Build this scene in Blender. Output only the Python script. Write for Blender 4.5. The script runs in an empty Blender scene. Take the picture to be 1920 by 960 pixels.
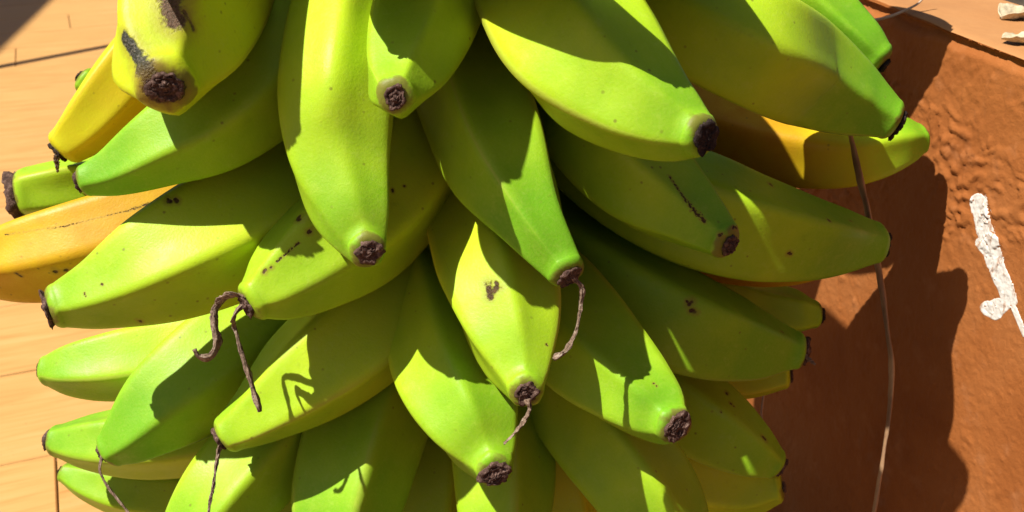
import bpy, math, random
import numpy as np
from mathutils import Vector, Matrix
from mathutils.bvhtree import BVHTree

random.seed(7); np.random.seed(7)
scene = bpy.context.scene
COL = scene.collection

# ------------------------------------------------------------------ camera
CAM_H = 0.56
PITCH = math.radians(24.7)
FPX = 2000.0
SP, CP = math.sin(PITCH), math.cos(PITCH)
cam_d = bpy.data.cameras.new('camera')
cam_d.sensor_width = 36.0
cam_d.lens = 36.0 * FPX / 1920.0
cam_d.clip_start = 0.02
cam_d.clip_end = 200.0
cam_d.dof.use_dof = True
cam_d.dof.focus_distance = 0.42
cam_d.dof.aperture_fstop = 26.0
cam = bpy.data.objects.new('camera', cam_d)
cam.location = (0, 0, CAM_H)
cam.rotation_euler = (math.pi / 2 - PITCH, 0, 0)
COL.objects.link(cam)
scene.camera = cam

# ------------------------------------------------------------------ sky, sun, exposure
LIGHT = Vector((0.48, 0.21, -0.852)).normalized()      # direction the sunlight travels
world = bpy.data.worlds.new('World'); scene.world = world
world.use_nodes = True
wn = world.node_tree.nodes; wl = world.node_tree.links
for n in list(wn): wn.remove(n)
sky = wn.new('ShaderNodeTexSky'); sky.sky_type = 'NISHITA'; sky.sun_disc = False
sky.air_density = 0.5; sky.dust_density = 2.0; sky.ozone_density = 0.0
sky.sun_elevation = math.asin(-LIGHT.z)
sky.sun_rotation = math.atan2(-LIGHT.x, -LIGHT.y)
bg = wn.new('ShaderNodeBackground'); bg.inputs['Strength'].default_value = 0.05
wo = wn.new('ShaderNodeOutputWorld')
wl.new(sky.outputs[0], bg.inputs[0]); wl.new(bg.outputs[0], wo.inputs[0])
sun_d = bpy.data.lights.new('sun', 'SUN'); sun_d.energy = 5.0; sun_d.angle = math.radians(0.55)
sun_d.color = (1.0, 0.95, 0.86)
sun = bpy.data.objects.new('sun', sun_d)
sun.rotation_euler = LIGHT.to_track_quat('-Z', 'Y').to_euler()
sun.location = (-2, -2, 4)
COL.objects.link(sun)
scene.cycles.diffuse_bounces = 1
scene.view_settings.view_transform = 'Standard'
scene.view_settings.look = 'None'
scene.view_settings.exposure = 0.45
scene.view_settings.gamma = 1.0
scene.view_settings.use_curve_mapping = False

# ------------------------------------------------------------------ helpers
def P(px, py, d):
    """a photograph pixel at depth d (metres along the lens axis) -> a point of the place"""
    u = (px - 960.0) / FPX; v = (py - 480.0) / FPX
    return Vector((u * d, d * (CP - v * SP), CAM_H - d * (SP + v * CP)))

def ray(px, py):
    return P(px, py, 1.0) - Vector((0, 0, CAM_H))

def to_px(p):
    """arrays of points (n,3) -> pixel coordinates"""
    q = np.asarray(p, float) - np.array([0, 0, CAM_H])
    d = q[:, 1] * CP - q[:, 2] * SP
    vx = q[:, 0]; vy = -q[:, 1] * SP - q[:, 2] * CP
    return 960 + FPX * vx / d, 480 + FPX * vy / d

def mesh_obj(name, verts, faces, mat, parent=None, origin=None, smooth=True, attrs=None):
    verts = np.asarray(verts, float)
    o = Vector(origin) if origin is not None else Vector((0, 0, 0))
    me = bpy.data.meshes.new(name)
    me.from_pydata((verts - np.array(o)).tolist(), [], faces)
    if attrs:
        for k, a in attrs.items():
            at = me.attributes.new(k, 'FLOAT', 'POINT')
            at.data.foreach_set('value', np.asarray(a, np.float32))
    if smooth:
        me.polygons.foreach_set('use_smooth', [True] * len(me.polygons))
    me.update()
    ob = bpy.data.objects.new(name, me)
    COL.objects.link(ob)
    if mat: me.materials.append(mat)
    if parent:
        ob.parent = parent
        w = Vector((0, 0, 0)); q = parent
        while q: w += q.location; q = q.parent
        ob.location = o - w
    else:
        ob.location = o
    return ob

def tag(o, label=None, cat=None, group=None, kind=None):
    if label: o['label'] = label
    if cat: o['category'] = cat
    if group: o['group'] = group
    if kind: o['kind'] = kind
    return o

def _hash(ix, iy, iz, s):
    h = (ix * 374761393 + iy * 668265263 + iz * 2147483647 + s * 974634777) & 0xFFFFFFFF
    h = ((h ^ (h >> 13)) * 1274126177) & 0xFFFFFFFF
    h = ((h ^ (h >> 16)) * 2246822519) & 0xFFFFFFFF
    return ((h ^ (h >> 15)) & 0xFFFF) / 65535.0

def vnoise(p, scale=1.0, seed=0):
    """smooth value noise -1..1 on an (n,3) array"""
    q = np.asarray(p, float) * scale
    i = np.floor(q).astype(np.int64); f = q - i
    f = f * f * f * (f * (f * 6 - 15) + 10)
    r = 0
    for dx in (0, 1):
        wx = f[:, 0] if dx else 1 - f[:, 0]
        for dy in (0, 1):
            wy = f[:, 1] if dy else 1 - f[:, 1]
            for dz in (0, 1):
                wz = f[:, 2] if dz else 1 - f[:, 2]
                r = r + wx * wy * wz * _hash(i[:, 0] + dx, i[:, 1] + dy, i[:, 2] + dz, seed)
    return r * 2 - 1

def fbm(p, scale, seed=0, octv=4):
    r = 0; a = 1.0; t = 0
    for k in range(octv):
        r = r + a * vnoise(p, scale * 2 ** k, seed + k * 17); t += a; a *= 0.5
    return r / t

def sstep(a, b, x):
    t = np.clip((x - a) / (b - a), 0, 1)
    return t * t * (3 - 2 * t)

def catmull(pts, n):
    """centripetal Catmull-Rom through rows of pts, n samples, roughly even in length"""
    pts = np.asarray(pts, float)
    k = len(pts)
    d = np.sqrt(np.linalg.norm(np.diff(pts[:, :3], axis=0), axis=1)) + 1e-9
    t = np.concatenate([[0], np.cumsum(d)])
    ext = np.vstack([2 * pts[0] - pts[1], pts, 2 * pts[-1] - pts[-2]])
    te = np.concatenate([[-d[0]], t, [t[-1] + d[-1]]])
    def ev(x):
        j = int(np.clip(np.searchsorted(t, x, side='right') - 1, 0, k - 2))
        p0, p1, p2, p3 = ext[j:j + 4]; t0, t1, t2, t3 = te[j:j + 4]
        a1 = (t1 - x) / (t1 - t0) * p0 + (x - t0) / (t1 - t0) * p1
        a2 = (t2 - x) / (t2 - t1) * p1 + (x - t1) / (t2 - t1) * p2
        a3 = (t3 - x) / (t3 - t2) * p2 + (x - t2) / (t3 - t2) * p3
        b1 = (t2 - x) / (t2 - t0) * a1 + (x - t0) / (t2 - t0) * a2
        b2 = (t3 - x) / (t3 - t1) * a2 + (x - t1) / (t3 - t1) * a3
        return (t2 - x) / (t2 - t1) * b1 + (x - t1) / (t2 - t1) * b2
    fine = np.array([ev(x) for x in np.linspace(0, t[-1], n * 4)])
    L = np.concatenate([[0], np.cumsum(np.linalg.norm(np.diff(fine[:, :3], axis=0), axis=1))])
    s = np.linspace(0, L[-1], n)
    return np.stack([np.interp(s, L, fine[:, c]) for c in range(pts.shape[1])], 1)

def frames(c, ref):
    """tangent, side and up vectors along a curve; 'up' starts nearest to ref"""
    T = np.gradient(c, axis=0); T /= np.linalg.norm(T, axis=1)[:, None]
    n = ref - T[0] * np.dot(ref, T[0]); n /= np.linalg.norm(n)
    N = [n]
    for i in range(1, len(c)):
        v = N[-1] - T[i] * np.dot(N[-1], T[i]); N.append(v / np.linalg.norm(v))
    N = np.array(N); B = np.cross(T, N)
    return T, N, B

def grid_faces(rows, cols, wrap=True):
    f = []
    for i in range(rows - 1):
        for j in range(cols if wrap else cols - 1):
            a = i * cols + j; b = i * cols + (j + 1) % cols
            f.append((a, b, b + cols, a + cols))
    return f

# ------------------------------------------------------------------ material helpers
class NT:
    def __init__(self, name):
        self.m = bpy.data.materials.new(name); self.m.use_nodes = True
        self.t = self.m.node_tree; self.n = self.t.nodes; self.l = self.t.links
        for x in list(self.n): self.n.remove(x)
        self.out = self.n.new('ShaderNodeOutputMaterial')
        self.b = self.n.new('ShaderNodeBsdfPrincipled')
        self.l.new(self.b.outputs[0], self.out.inputs[0])
    def put(self, sock, v):
        if isinstance(v, bpy.types.NodeSocket): self.l.new(v, sock)
        elif v is not None:
            if isinstance(v, (tuple, list)) and len(v) == 3 and sock.type == 'RGBA': v = (*v, 1)
            sock.default_value = v
    def math(self, op, a, b=None, c=None, clamp=False):
        n = self.n.new('ShaderNodeMath'); n.operation = op; n.use_clamp = clamp
        for i, v in enumerate((a, b, c)):
            if v is not None: self.put(n.inputs[i], v)
        return n.outputs[0]
    def vmath(self, op, a, b=None, out=0):
        n = self.n.new('ShaderNodeVectorMath'); n.operation = op
        self.put(n.inputs[0], a)
        if b is not None: self.put(n.inputs[1], b)
        return n.outputs[out]
    def mix(self, f, a, b, blend='MIX'):
        n = self.n.new('ShaderNodeMix'); n.data_type = 'RGBA'; n.blend_type = blend
        self.put(n.inputs[0], f); self.put(n.inputs[6], a); self.put(n.inputs[7], b)
        return n.outputs[2]
    def noise(self, vec, scale, detail=3, rough=0.5, dist=0.0):
        n = self.n.new('ShaderNodeTexNoise')
        if vec is not None: self.l.new(vec, n.inputs['Vector'])
        n.inputs['Scale'].default_value = scale; n.inputs['Detail'].default_value = detail
        n.inputs['Roughness'].default_value = rough; n.inputs['Distortion'].default_value = dist
        return n.outputs[0]
    def ramp(self, fac, stops, interp='LINEAR'):
        n = self.n.new('ShaderNodeValToRGB'); self.l.new(fac, n.inputs[0])
        e = n.color_ramp.elements; n.color_ramp.interpolation = interp
        while len(e) < len(stops): e.new(0.5)
        for k, (p, c) in enumerate(stops):
            e[k].position = p
            e[k].color = (*c, 1) if isinstance(c, tuple) else (c, c, c, 1)
        return n.outputs[0]
    def rng(self, v, a, b, c=0.0, d=1.0, smooth=False):
        n = self.n.new('ShaderNodeMapRange'); self.put(n.inputs[0], v)
        if smooth: n.interpolation_type = 'SMOOTHSTEP'
        n.inputs[1].default_value = a; n.inputs[2].default_value = b
        n.inputs[3].default_value = c; n.inputs[4].default_value = d
        return n.outputs[0]
    def coord(self, which='Object'):
        return self.n.new('ShaderNodeTexCoord').outputs[which]
    def attr(self, name):
        n = self.n.new('ShaderNodeAttribute'); n.attribute_name = name
        return n.outputs['Fac']
    def bump(self, h, strength, dist, prev=None):
        n = self.n.new('ShaderNodeBump'); n.inputs['Strength'].default_value = strength
        n.inputs['Distance'].default_value = dist; self.l.new(h, n.inputs['Height'])
        if prev is not None: self.l.new(prev, n.inputs['Normal'])
        return n.outputs[0]
    def mapping(self, vec, scale=(1, 1, 1), loc=(0, 0, 0)):
        n = self.n.new('ShaderNodeMapping'); self.l.new(vec, n.inputs[0])
        n.inputs['Scale'].default_value = scale; self.put(n.inputs['Location'], loc)
        return n.outputs[0]

# group: distance from a point to a segment (for scars that have a shape of their own)
sg = bpy.data.node_groups.new('segment_distance', 'ShaderNodeTree')
for nm in ('P', 'A', 'B'): sg.interface.new_socket(nm, in_out='INPUT', socket_type='NodeSocketVector')
sg.interface.new_socket('D', in_out='OUTPUT', socket_type='NodeSocketFloat')
gi = sg.nodes.new('NodeGroupInput'); go = sg.nodes.new('NodeGroupOutput')
def _v(op, a, b=None, o=0):
    n = sg.nodes.new('ShaderNodeVectorMath'); n.operation = op
    sg.links.new(a, n.inputs[0])
    if b is not None: sg.links.new(b, n.inputs[3] if op == 'SCALE' else n.inputs[1])
    return n.outputs[o]
def _m(op, a, b=None, clamp=False):
    n = sg.nodes.new('ShaderNodeMath'); n.operation = op; n.use_clamp = clamp
    sg.links.new(a, n.inputs[0])
    if b is not None: sg.links.new(b, n.inputs[1])
    return n.outputs[0]
_pa = _v('SUBTRACT', gi.outputs[0], gi.outputs[1]); _ba = _v('SUBTRACT', gi.outputs[2], gi.outputs[1])
_h = _m('DIVIDE', _v('DOT_PRODUCT', _pa, _ba, 1), _v('DOT_PRODUCT', _ba, _ba, 1), True)
sg.links.new(_v('LENGTH', _v('SUBTRACT', _pa, _v('SCALE', _ba, _h)), None, 1), go.inputs[0])

def banana_skin(name, ripe, segs, seed, tipg=0.24):
    """ripe 0 green .. 1 orange yellow; segs: (a, b, radius, kind) scars in object space"""
    m = NT(name)
    co = m.coord('Object')
    off = m.mapping(co, loc=(seed * 1.37, seed * 0.71, seed * 2.11))
    t = m.attr('along'); rd = m.attr('ridge')
    big = m.noise(off, 26, 3, 0.55)
    mid = m.noise(off, 90, 4, 0.6)
    v = m.math('ADD', ripe - 0.02, m.math('MULTIPLY', m.math('SUBTRACT', big, 0.5), 0.24))
    v = m.math('ADD', v, m.math('MULTIPLY', m.math('SUBTRACT', mid, 0.5), 0.13))
    v = m.math('SUBTRACT', v, m.rng(t, 0.66, 0.99, 0.0, tipg, True))
    v = m.math('ADD', v, m.math('MULTIPLY', rd, 0.05))
    col = m.ramp(v, [(0.0, (0.165, 0.42, 0.012)), (0.28, (0.46, 0.66, 0.016)), (0.50, (0.65, 0.69, 0.016)),
                     (0.72, (0.70, 0.53, 0.010)), (1.0, (0.52, 0.215, 0.006))])
    # pale waxy bloom and fine peel grain
    fine = m.noise(off, 900, 2, 0.6)
    col = m.mix(m.rng(fine, 0.35, 0.75, 0.0, 0.10), col, (0.55, 0.62, 0.14) if ripe < 0.66 else (0.70, 0.48, 0.06))
    stre = m.noise(m.mapping(off, scale=(1, 1, 1)), 300, 4, 0.7, 0.4)
    col = m.mix(m.rng(stre, 0.60, 0.80, 0.0, 0.16), col, (0.20, 0.30, 0.03))
    # rub marks and latex scuffs that run along the finger
    uv = m.n.new('ShaderNodeCombineXYZ')
    m.l.new(m.math('MULTIPLY', m.attr('around'), 1.6), uv.inputs[0]); m.l.new(m.math('MULTIPLY', t, 2.2), uv.inputs[1]); uv.inputs[2].default_value = seed * 0.37
    sc1 = m.noise(m.mapping(uv.outputs[0], scale=(9, 1.3, 1)), 3.0, 5, 0.7, 0.6)
    sc2 = m.noise(uv.outputs[0], 2.2, 2, 0.5)
    col = m.mix(m.math('MULTIPLY', m.rng(sc1, 0.60, 0.72, 0.0, 0.34, True), m.rng(sc2, 0.46, 0.62, 0.0, 1.0, True)), col, (0.30, 0.27, 0.05))
    sc3 = m.noise(m.mapping(uv.outputs[0], scale=(3, 1.0, 1), loc=(5, 2, 0)), 9.0, 5, 0.75, 1.2)
    col = m.mix(m.rng(sc3, 0.66, 0.74, 0.0, 0.35, True), col, (0.20, 0.14, 0.03))
    sc4 = m.noise(off, 170, 5, 0.75)
    col = m.mix(m.rng(sc4, 0.55, 0.78, 0.0, 0.20), col, (0.62, 0.70, 0.16) if ripe < 0.66 else (0.70, 0.46, 0.05))
    col = m.mix(m.rng(sc4, 0.42, 0.25, 0.0, 0.22), col, (0.16, 0.30, 0.01) if ripe < 0.66 else (0.45, 0.20, 0.01))
    # tiny dark freckles
    vo = m.n.new('ShaderNodeTexVoronoi'); vo.inputs['Scale'].default_value = 95
    m.l.new(m.vmath('ADD', off, m.vmath('SCALE', m.n.new('ShaderNodeTexNoise').outputs[1])), vo.inputs['Vector'])
    sel = m.n.new('ShaderNodeSeparateColor'); m.l.new(vo.outputs['Color'], sel.inputs[0])
    fr = m.math('MULTIPLY', m.rng(m.math('ADD', vo.outputs[0], m.math('MULTIPLY', fine, 0.05)), 0.075, 0.105, 1.0, 0.0),
                m.rng(sel.outputs[0], 0.74, 0.78, 0.0, 0.75))
    col = m.mix(m.math('MULTIPLY', fr, m.rng(sel.outputs[1], 0.0, 1.0, 0.25, 0.9)), col, (0.12, 0.065, 0.018))
    vo2 = m.n.new('ShaderNodeTexVoronoi'); vo2.inputs['Scale'].default_value = 270; m.l.new(off, vo2.inputs['Vector'])
    sl2 = m.n.new('ShaderNodeSeparateColor'); m.l.new(vo2.outputs['Color'], sl2.inputs[0])
    f2 = m.math('MULTIPLY', m.rng(vo2.outputs[0], 0.10, 0.22, 1.0, 0.0), m.math('MULTIPLY', m.rng(sl2.outputs[0], 0.84, 0.90, 0.0, 0.6), m.rng(big, 0.44, 0.58, 0.1, 1.0)))
    col = m.mix(f2, col, (0.15, 0.10, 0.02))
    col = m.mix(m.math('MULTIPLY', m.rng(rd, 0.70, 0.98, 0.0, 0.5, True), m.rng(sc2, 0.40, 0.62, 0.0, 0.8)), col, (0.50, 0.50, 0.10) if ripe < 0.66 else (0.55, 0.30, 0.03))
    # corky, browned skin next to the blossom end
    edge = m.rng(m.math('ADD', t, m.math('MULTIPLY', m.math('SUBTRACT', mid, 0.5), 0.05)), 0.991, 1.0, 0.0, 0.8, True)
    col = m.mix(edge, col, (0.17, 0.13, 0.03))
    rough = m.rng(mid, 0.3, 0.7, 0.40, 0.54)
    hh = m.math('MULTIPLY', fine, 1.0)
    nrm = m.bump(hh, 0.16, 0.0006)
    nrm = m.bump(mid, 0.07, 0.002, nrm)
    nrm = m.bump(sc4, 0.05, 0.0012, nrm)
    if segs:
        jag = m.noise(off, 420, 3, 0.65)
        jag2 = m.noise(off, 1100, 3, 0.6)
        tot = {}
        for (a, b, r, kind) in segs:
            g = m.n.new('ShaderNodeGroup'); g.node_tree = sg
            m.l.new(co, g.inputs[0]); g.inputs[1].default_value = a; g.inputs[2].default_value = b
            d = m.math('DIVIDE', g.outputs[0], r)
            d = m.math('ADD', d, m.math('MULTIPLY', m.math('SUBTRACT', jag, 0.5), 2.2 if kind == 'line' else 1.5))
            if kind == 'line': d = m.math('ADD', d, m.rng(jag2, 0.45, 0.62, 0.0, 1.2))
            tot[kind] = d if kind not in tot else m.math('MINIMUM', tot[kind], d)
        for kind, d in tot.items():
            halo = m.rng(d, 0.9, 2.9 if kind != 'line' else 2.6, 0.50, 0.0, True)
            core = m.rng(d, 0.55, 1.15, 0.96, 0.0, True)
            if kind == 'black':
                cc = m.ramp(jag2, [(0.30, (0.008, 0.009, 0.010)), (0.52, (0.030, 0.032, 0.035)), (0.72, (0.20, 0.17, 0.14))])
            elif kind == 'cork':
                cc = m.ramp(jag2, [(0.30, (0.045, 0.022, 0.016)), (0.55, (0.13, 0.065, 0.045)), (0.75, (0.22, 0.13, 0.09))])
            elif kind == 'green':
                cc = (0.22, 0.50, 0.012)
            else:
                cc = m.ramp(jag2, [(0.30, (0.030, 0.012, 0.006)), (0.55, (0.075, 0.032, 0.014)), (0.75, (0.16, 0.085, 0.03))])
            if kind != 'green': col = m.mix(halo, col, (0.30, 0.20, 0.035))
            col = m.mix(core, col, cc)
            if kind != 'green':
                nrm = m.bump(m.math('ADD', m.math('MULTIPLY', core, -1.0), m.math('MULTIPLY', m.math('MULTIPLY', core, jag2), 1.4)), 0.8, 0.0008, nrm)
    m.put(m.b.inputs['Base Color'], col)
    m.put(m.b.inputs['Roughness'], rough)
    m.b.inputs['Specular IOR Level'].default_value = 0.26
    m.b.inputs['Subsurface Weight'].default_value = 0.15
    m.b.inputs['Subsurface Radius'].default_value = (1.0, 0.9, 0.15)
    m.b.inputs['Subsurface Scale'].default_value = 0.004
    m.put(m.b.inputs['Normal'], nrm)
    return m.m

def cork_material(name, dark, light, pale):
    m = NT(name); co = m.coord('Object')
    a = m.noise(co, 420, 5, 0.65, 0.6); b = m.noise(co, 1500, 3, 0.6)
    f = m.math('ADD', m.math('MULTIPLY', a, 0.7), m.math('MULTIPLY', b, 0.3))
    col = m.ramp(f, [(0.33, dark), (0.52, light), (0.68, pale)])
    m.put(m.b.inputs['Base Color'], col)
    m.b.inputs['Roughness'].default_value = 0.8
    m.b.inputs['Specular IOR Level'].default_value = 0.25
    m.put(m.b.inputs['Normal'], m.bump(f, 0.9, 0.0012))
    return m.m
M_STUB = cork_material('withered_blossom_end', (0.018, 0.010, 0.008), (0.11, 0.060, 0.045), (0.30, 0.20, 0.16))
M_STUB2 = cork_material('greyish_blossom_end', (0.030, 0.020, 0.016), (0.16, 0.105, 0.08), (0.36, 0.28, 0.23))
M_STUB3 = cork_material('reddish_blossom_end', (0.016, 0.007, 0.005), (0.085, 0.038, 0.026), (0.25, 0.13, 0.09))
M_STUBD = cork_material('black_blossom_end', (0.006, 0.004, 0.004), (0.030, 0.018, 0.015), (0.11, 0.08, 0.07))
M_STYLE = cork_material('withered_style', (0.04, 0.024, 0.016), (0.24, 0.16, 0.11), (0.50, 0.41, 0.33))
M_STALK = cork_material('bunch_stalk', (0.05, 0.07, 0.015), (0.10, 0.13, 0.03), (0.16, 0.15, 0.05))

def straw_material(name, c1, c2):
    m = NT(name); co = m.coord('Object')
    f = m.noise(m.mapping(co, scale=(1, 1, 0.12)), 700, 3, 0.6)
    big = m.noise(co, 38, 2, 0.5)
    m.put(m.b.inputs['Base Color'], m.mix(m.math('ADD', m.math('MULTIPLY', f, 0.5), m.rng(big, 0.4, 0.62, 0, 0.5)), c1, c2))
    m.b.inputs['Roughness'].default_value = 0.6
    m.put(m.b.inputs['Normal'], m.bump(f, 0.5, 0.0005))
    return m.m
M_STRAW = straw_material('dry_straw', (0.17, 0.08, 0.043), (0.58, 0.37, 0.18))
M_FIBRE = straw_material('pale_fibre', (0.40, 0.28, 0.20), (0.70, 0.55, 0.42))

# ------------------------------------------------------------------ floor of plank tiles
ROW_ANG = math.radians(22.5)
RDIR = Vector((math.cos(ROW_ANG), math.sin(ROW_ANG), 0)); CDIR = Vector((-math.sin(ROW_ANG), math.cos(ROW_ANG), 0))
def floor_hit(px, py, z=0.0):
    r = ray(px, py); t = (z - CAM_H) / r.z
    return Vector((0, 0, CAM_H)) + r * t

mt = NT('tile_glaze')
oi = mt.n.new('ShaderNodeObjectInfo')
co = mt.coord('Object')
comb = mt.n.new('ShaderNodeCombineXYZ')
mt.l.new(mt.math('MULTIPLY', oi.outputs['Random'], 17.0), comb.inputs[0]); mt.l.new(mt.math('MULTIPLY', oi.outputs['Random'], 31.0), comb.inputs[1])
cs = mt.vmath('ADD', co, comb.outputs[0])
gr = mt.noise(mt.mapping(cs, scale=(1.0, 14, 1)), 7, 5, 0.62, 0.8)
gr2 = mt.noise(mt.mapping(cs, scale=(1.5, 60, 1)), 12, 3, 0.6, 0.3)
cl = mt.noise(cs, 9, 3, 0.5)
g = mt.math('ADD', mt.math('MULTIPLY', gr, 0.75), mt.math('MULTIPLY', gr2, 0.25))
tc = mt.ramp(g, [(0.30, (0.47, 0.215, 0.058)), (0.5, (0.61, 0.33, 0.105)), (0.70, (0.65, 0.39, 0.15))])
tc = mt.mix(mt.rng(cl, 0.35, 0.7, 0.0, 0.35), tc, (0.53, 0.27, 0.085))
tc = mt.mix(mt.math('MULTIPLY', oi.outputs['Random'], 0.35), tc, (0.66, 0.37, 0.125))
sp = mt.noise(cs, 260, 2, 0.5)
tc = mt.mix(mt.rng(sp, 0.72, 0.78, 0.0, 0.5), tc, (0.40, 0.18, 0.07))
mt.put(mt.b.inputs['Base Color'], tc)
mt.put(mt.b.inputs['Roughness'], mt.rng(g, 0.3, 0.7, 0.42, 0.6))
mt.put(mt.b.inputs['Normal'], mt.bump(g, 0.25, 0.0012))
mt.b.inputs['Specular IOR Level'].default_value = 0.3

mg = NT('grout')
gn = mg.noise(mg.coord('Object'), 120, 4, 0.6)
mg.put(mg.b.inputs['Base Color'], mg.ramp(gn, [(0.3, (0.30, 0.13, 0.05)), (0.7, (0.42, 0.21, 0.085))]))
mg.b.inputs['Roughness'].default_value = 0.9

G = 8.0
floor = mesh_obj('floor', [(-G, -G, -0.004), (G, -G, -0.004), (G, G, -0.004), (-G, G, -0.004)], [(0, 1, 2, 3)], mg.m, smooth=False)
tag(floor, kind='structure')

pA = floor_hit(0, 878); pB = floor_hit(0, 710)
ROW = abs((pB - pA).dot(CDIR))
c0 = pA.dot(CDIR)                                     # a joint line passes here
TL = 0.62
def tile_mesh(L, W):
    g2 = 0.0008; b = 0.0010; h = 0.003
    x0, x1, y0, y1 = g2, L - g2, g2, W - g2
    v = [(x0, y0, -0.003), (x1, y0, -0.003), (x1, y1, -0.003), (x0, y1, -0.003),
         (x0, y0, h - b), (x1, y0, h - b), (x1, y1, h - b), (x0, y1, h - b),
         (x0 + b, y0 + b, h), (x1 - b, y0 + b, h), (x1 - b, y1 - b, h), (x0 + b, y1 - b, h)]
    f = [(8, 9, 10, 11)]
    for i in range(4):
        j = (i + 1) % 4
        f.append((i, j, j + 4, i + 4)); f.append((i + 4, j + 4, j + 8, i + 8))
    me = bpy.data.meshes.new('tile'); me.from_pydata(v, [], f); me.materials.append(mt.m); me.update()
    return me
tile_me = tile_mesh(TL, ROW)
def ADDED_BED(y): return -0.08 - 0.215 * y                  # edge of an added dark bed that cuts bounce light from the floor
# joints that can be read in the photograph fix the offset of their rows
known = {}
for (px, py) in ((108, 910), (132, 50), (30, 113)):
    q = floor_hit(px, py); known[math.floor((q.dot(CDIR) - c0) / ROW)] = q.dot(RDIR)
rng = random.Random(12)
for r in range(-9, 24):
    s0 = known.get(r)
    if s0 is None:
        v_ = CDIR * (c0 + (r + 0.5) * ROW)          # keep this row's joints behind the bunch
        s0 = 0.0
        for k in range(400):
            q = v_ + RDIR * (-2.5 + k * 0.01)
            if q.y > 0.2 and to_px([tuple(q)])[0][0] > 330 + rng.uniform(0, 90): s0 = -2.5 + k * 0.01; break
    for k in range(-14, 14):
        s = s0 + (math.floor(-s0 / TL) + k) * TL
        base = RDIR * s + CDIR * (c0 + r * ROW)
        cen = base + RDIR * TL / 2 + CDIR * ROW / 2
        if not (-1.75 < cen.x < 0.30 and 0.25 < cen.y < 3.6): continue
        if cen.x > ADDED_BED(cen.y) + 0.20: continue
        t = bpy.data.objects.new('tile', tile_me); COL.objects.link(t)
        t.parent = floor; t.location = base + Vector((0, 0, rng.uniform(-0.0003, 0.0003)))
        t.rotation_euler = (0, 0, ROW_ANG)

# the roof edge and rail whose shadows lie across the far corner of the floor
def up_sun(p, h): return p - LIGHT * (h / -LIGHT.z)
def slab(name, pts, th, mat):
    n = len(pts)
    v = [tuple(p) for p in pts] + [tuple(p + Vector((0, 0, th))) for p in pts]
    f = [tuple(range(n - 1, -1, -1)), tuple(range(n, 2 * n))] + [(i, (i + 1) % n, n + (i + 1) % n, n + i) for i in range(n)]
    return mesh_obj(name, v, f, mat, origin=pts[0], smooth=False)
mroof = NT('roof_board'); rn = mroof.noise(mroof.coord('Object'), 14, 4, 0.6)
mroof.put(mroof.b.inputs['Base Color'], mroof.ramp(rn, [(0.3, (0.10, 0.055, 0.03)), (0.7, (0.18, 0.10, 0.055))]))
f1 = floor_hit(-20, 95); f2 = floor_hit(100, -18); dd = (f2 - f1).normalized(); away = Vector((-dd.y, dd.x, 0))
a_ = up_sun(f1 - dd * 2.5, 2.3); b_ = up_sun(f2 + dd * 0.4, 2.3)
roof = tag(slab('roof_overhang', [a_, b_, b_ + away * 2.5, a_ + away * 2.5], 0.05, mroof.m), kind='structure')
def post(p, h, parent, w=0.04):
    b = Vector((p.x, p.y, 0)); q = [b + Vector((sx * w, sy * w, 0)) for sx, sy in ((-1, -1), (1, -1), (1, 1), (-1, 1))]
    o = slab('post', q, h, mroof.m); wl_ = o.location.copy(); o.parent = parent; o.location = wl_ - parent.location
post(a_ + away * 2.4 + dd * 0.1, 2.29, roof); post(a_ + away * 0.3 + dd * 0.1, 2.29, roof)
q1 = floor_hit(-160, 158); q2 = floor_hit(215, 86); dd = (q2 - q1).normalized()
a_ = up_sun(q1 - dd * 1.5, 1.1); b_ = up_sun(q2 + dd * 0.3, 1.1); sd = Vector((-dd.y, dd.x, 0)) * 0.011
rail = tag(slab('handrail', [a_ - sd, b_ - sd, b_ + sd, a_ + sd], 0.022, mroof.m), kind='structure')
post(a_ + dd * 0.05, 1.09, rail, 0.015)

# ------------------------------------------------------------------ low terracotta wall
WA = math.radians(12.2)
WD = Vector((-math.sin(WA), math.cos(WA), 0))          # along the wall, away from the camera
WN = Vector((-math.cos(WA), -math.sin(WA), 0))         # out of the face
e0 = ray(1920, 110); WDROP = 0.1215
W0 = Vector((0, 0, CAM_H)) + e0 * (WDROP / -e0.z)      # a point of the top edge
WZ = W0.z
def wall_hit(px, py):
    r = ray(px, py); o = Vector((0, 0, CAM_H))
    t = (W0 - o).dot(WN) / r.dot(WN)
    q = o + r * t
    return ((q - W0).dot(WD), q.z)

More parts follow.
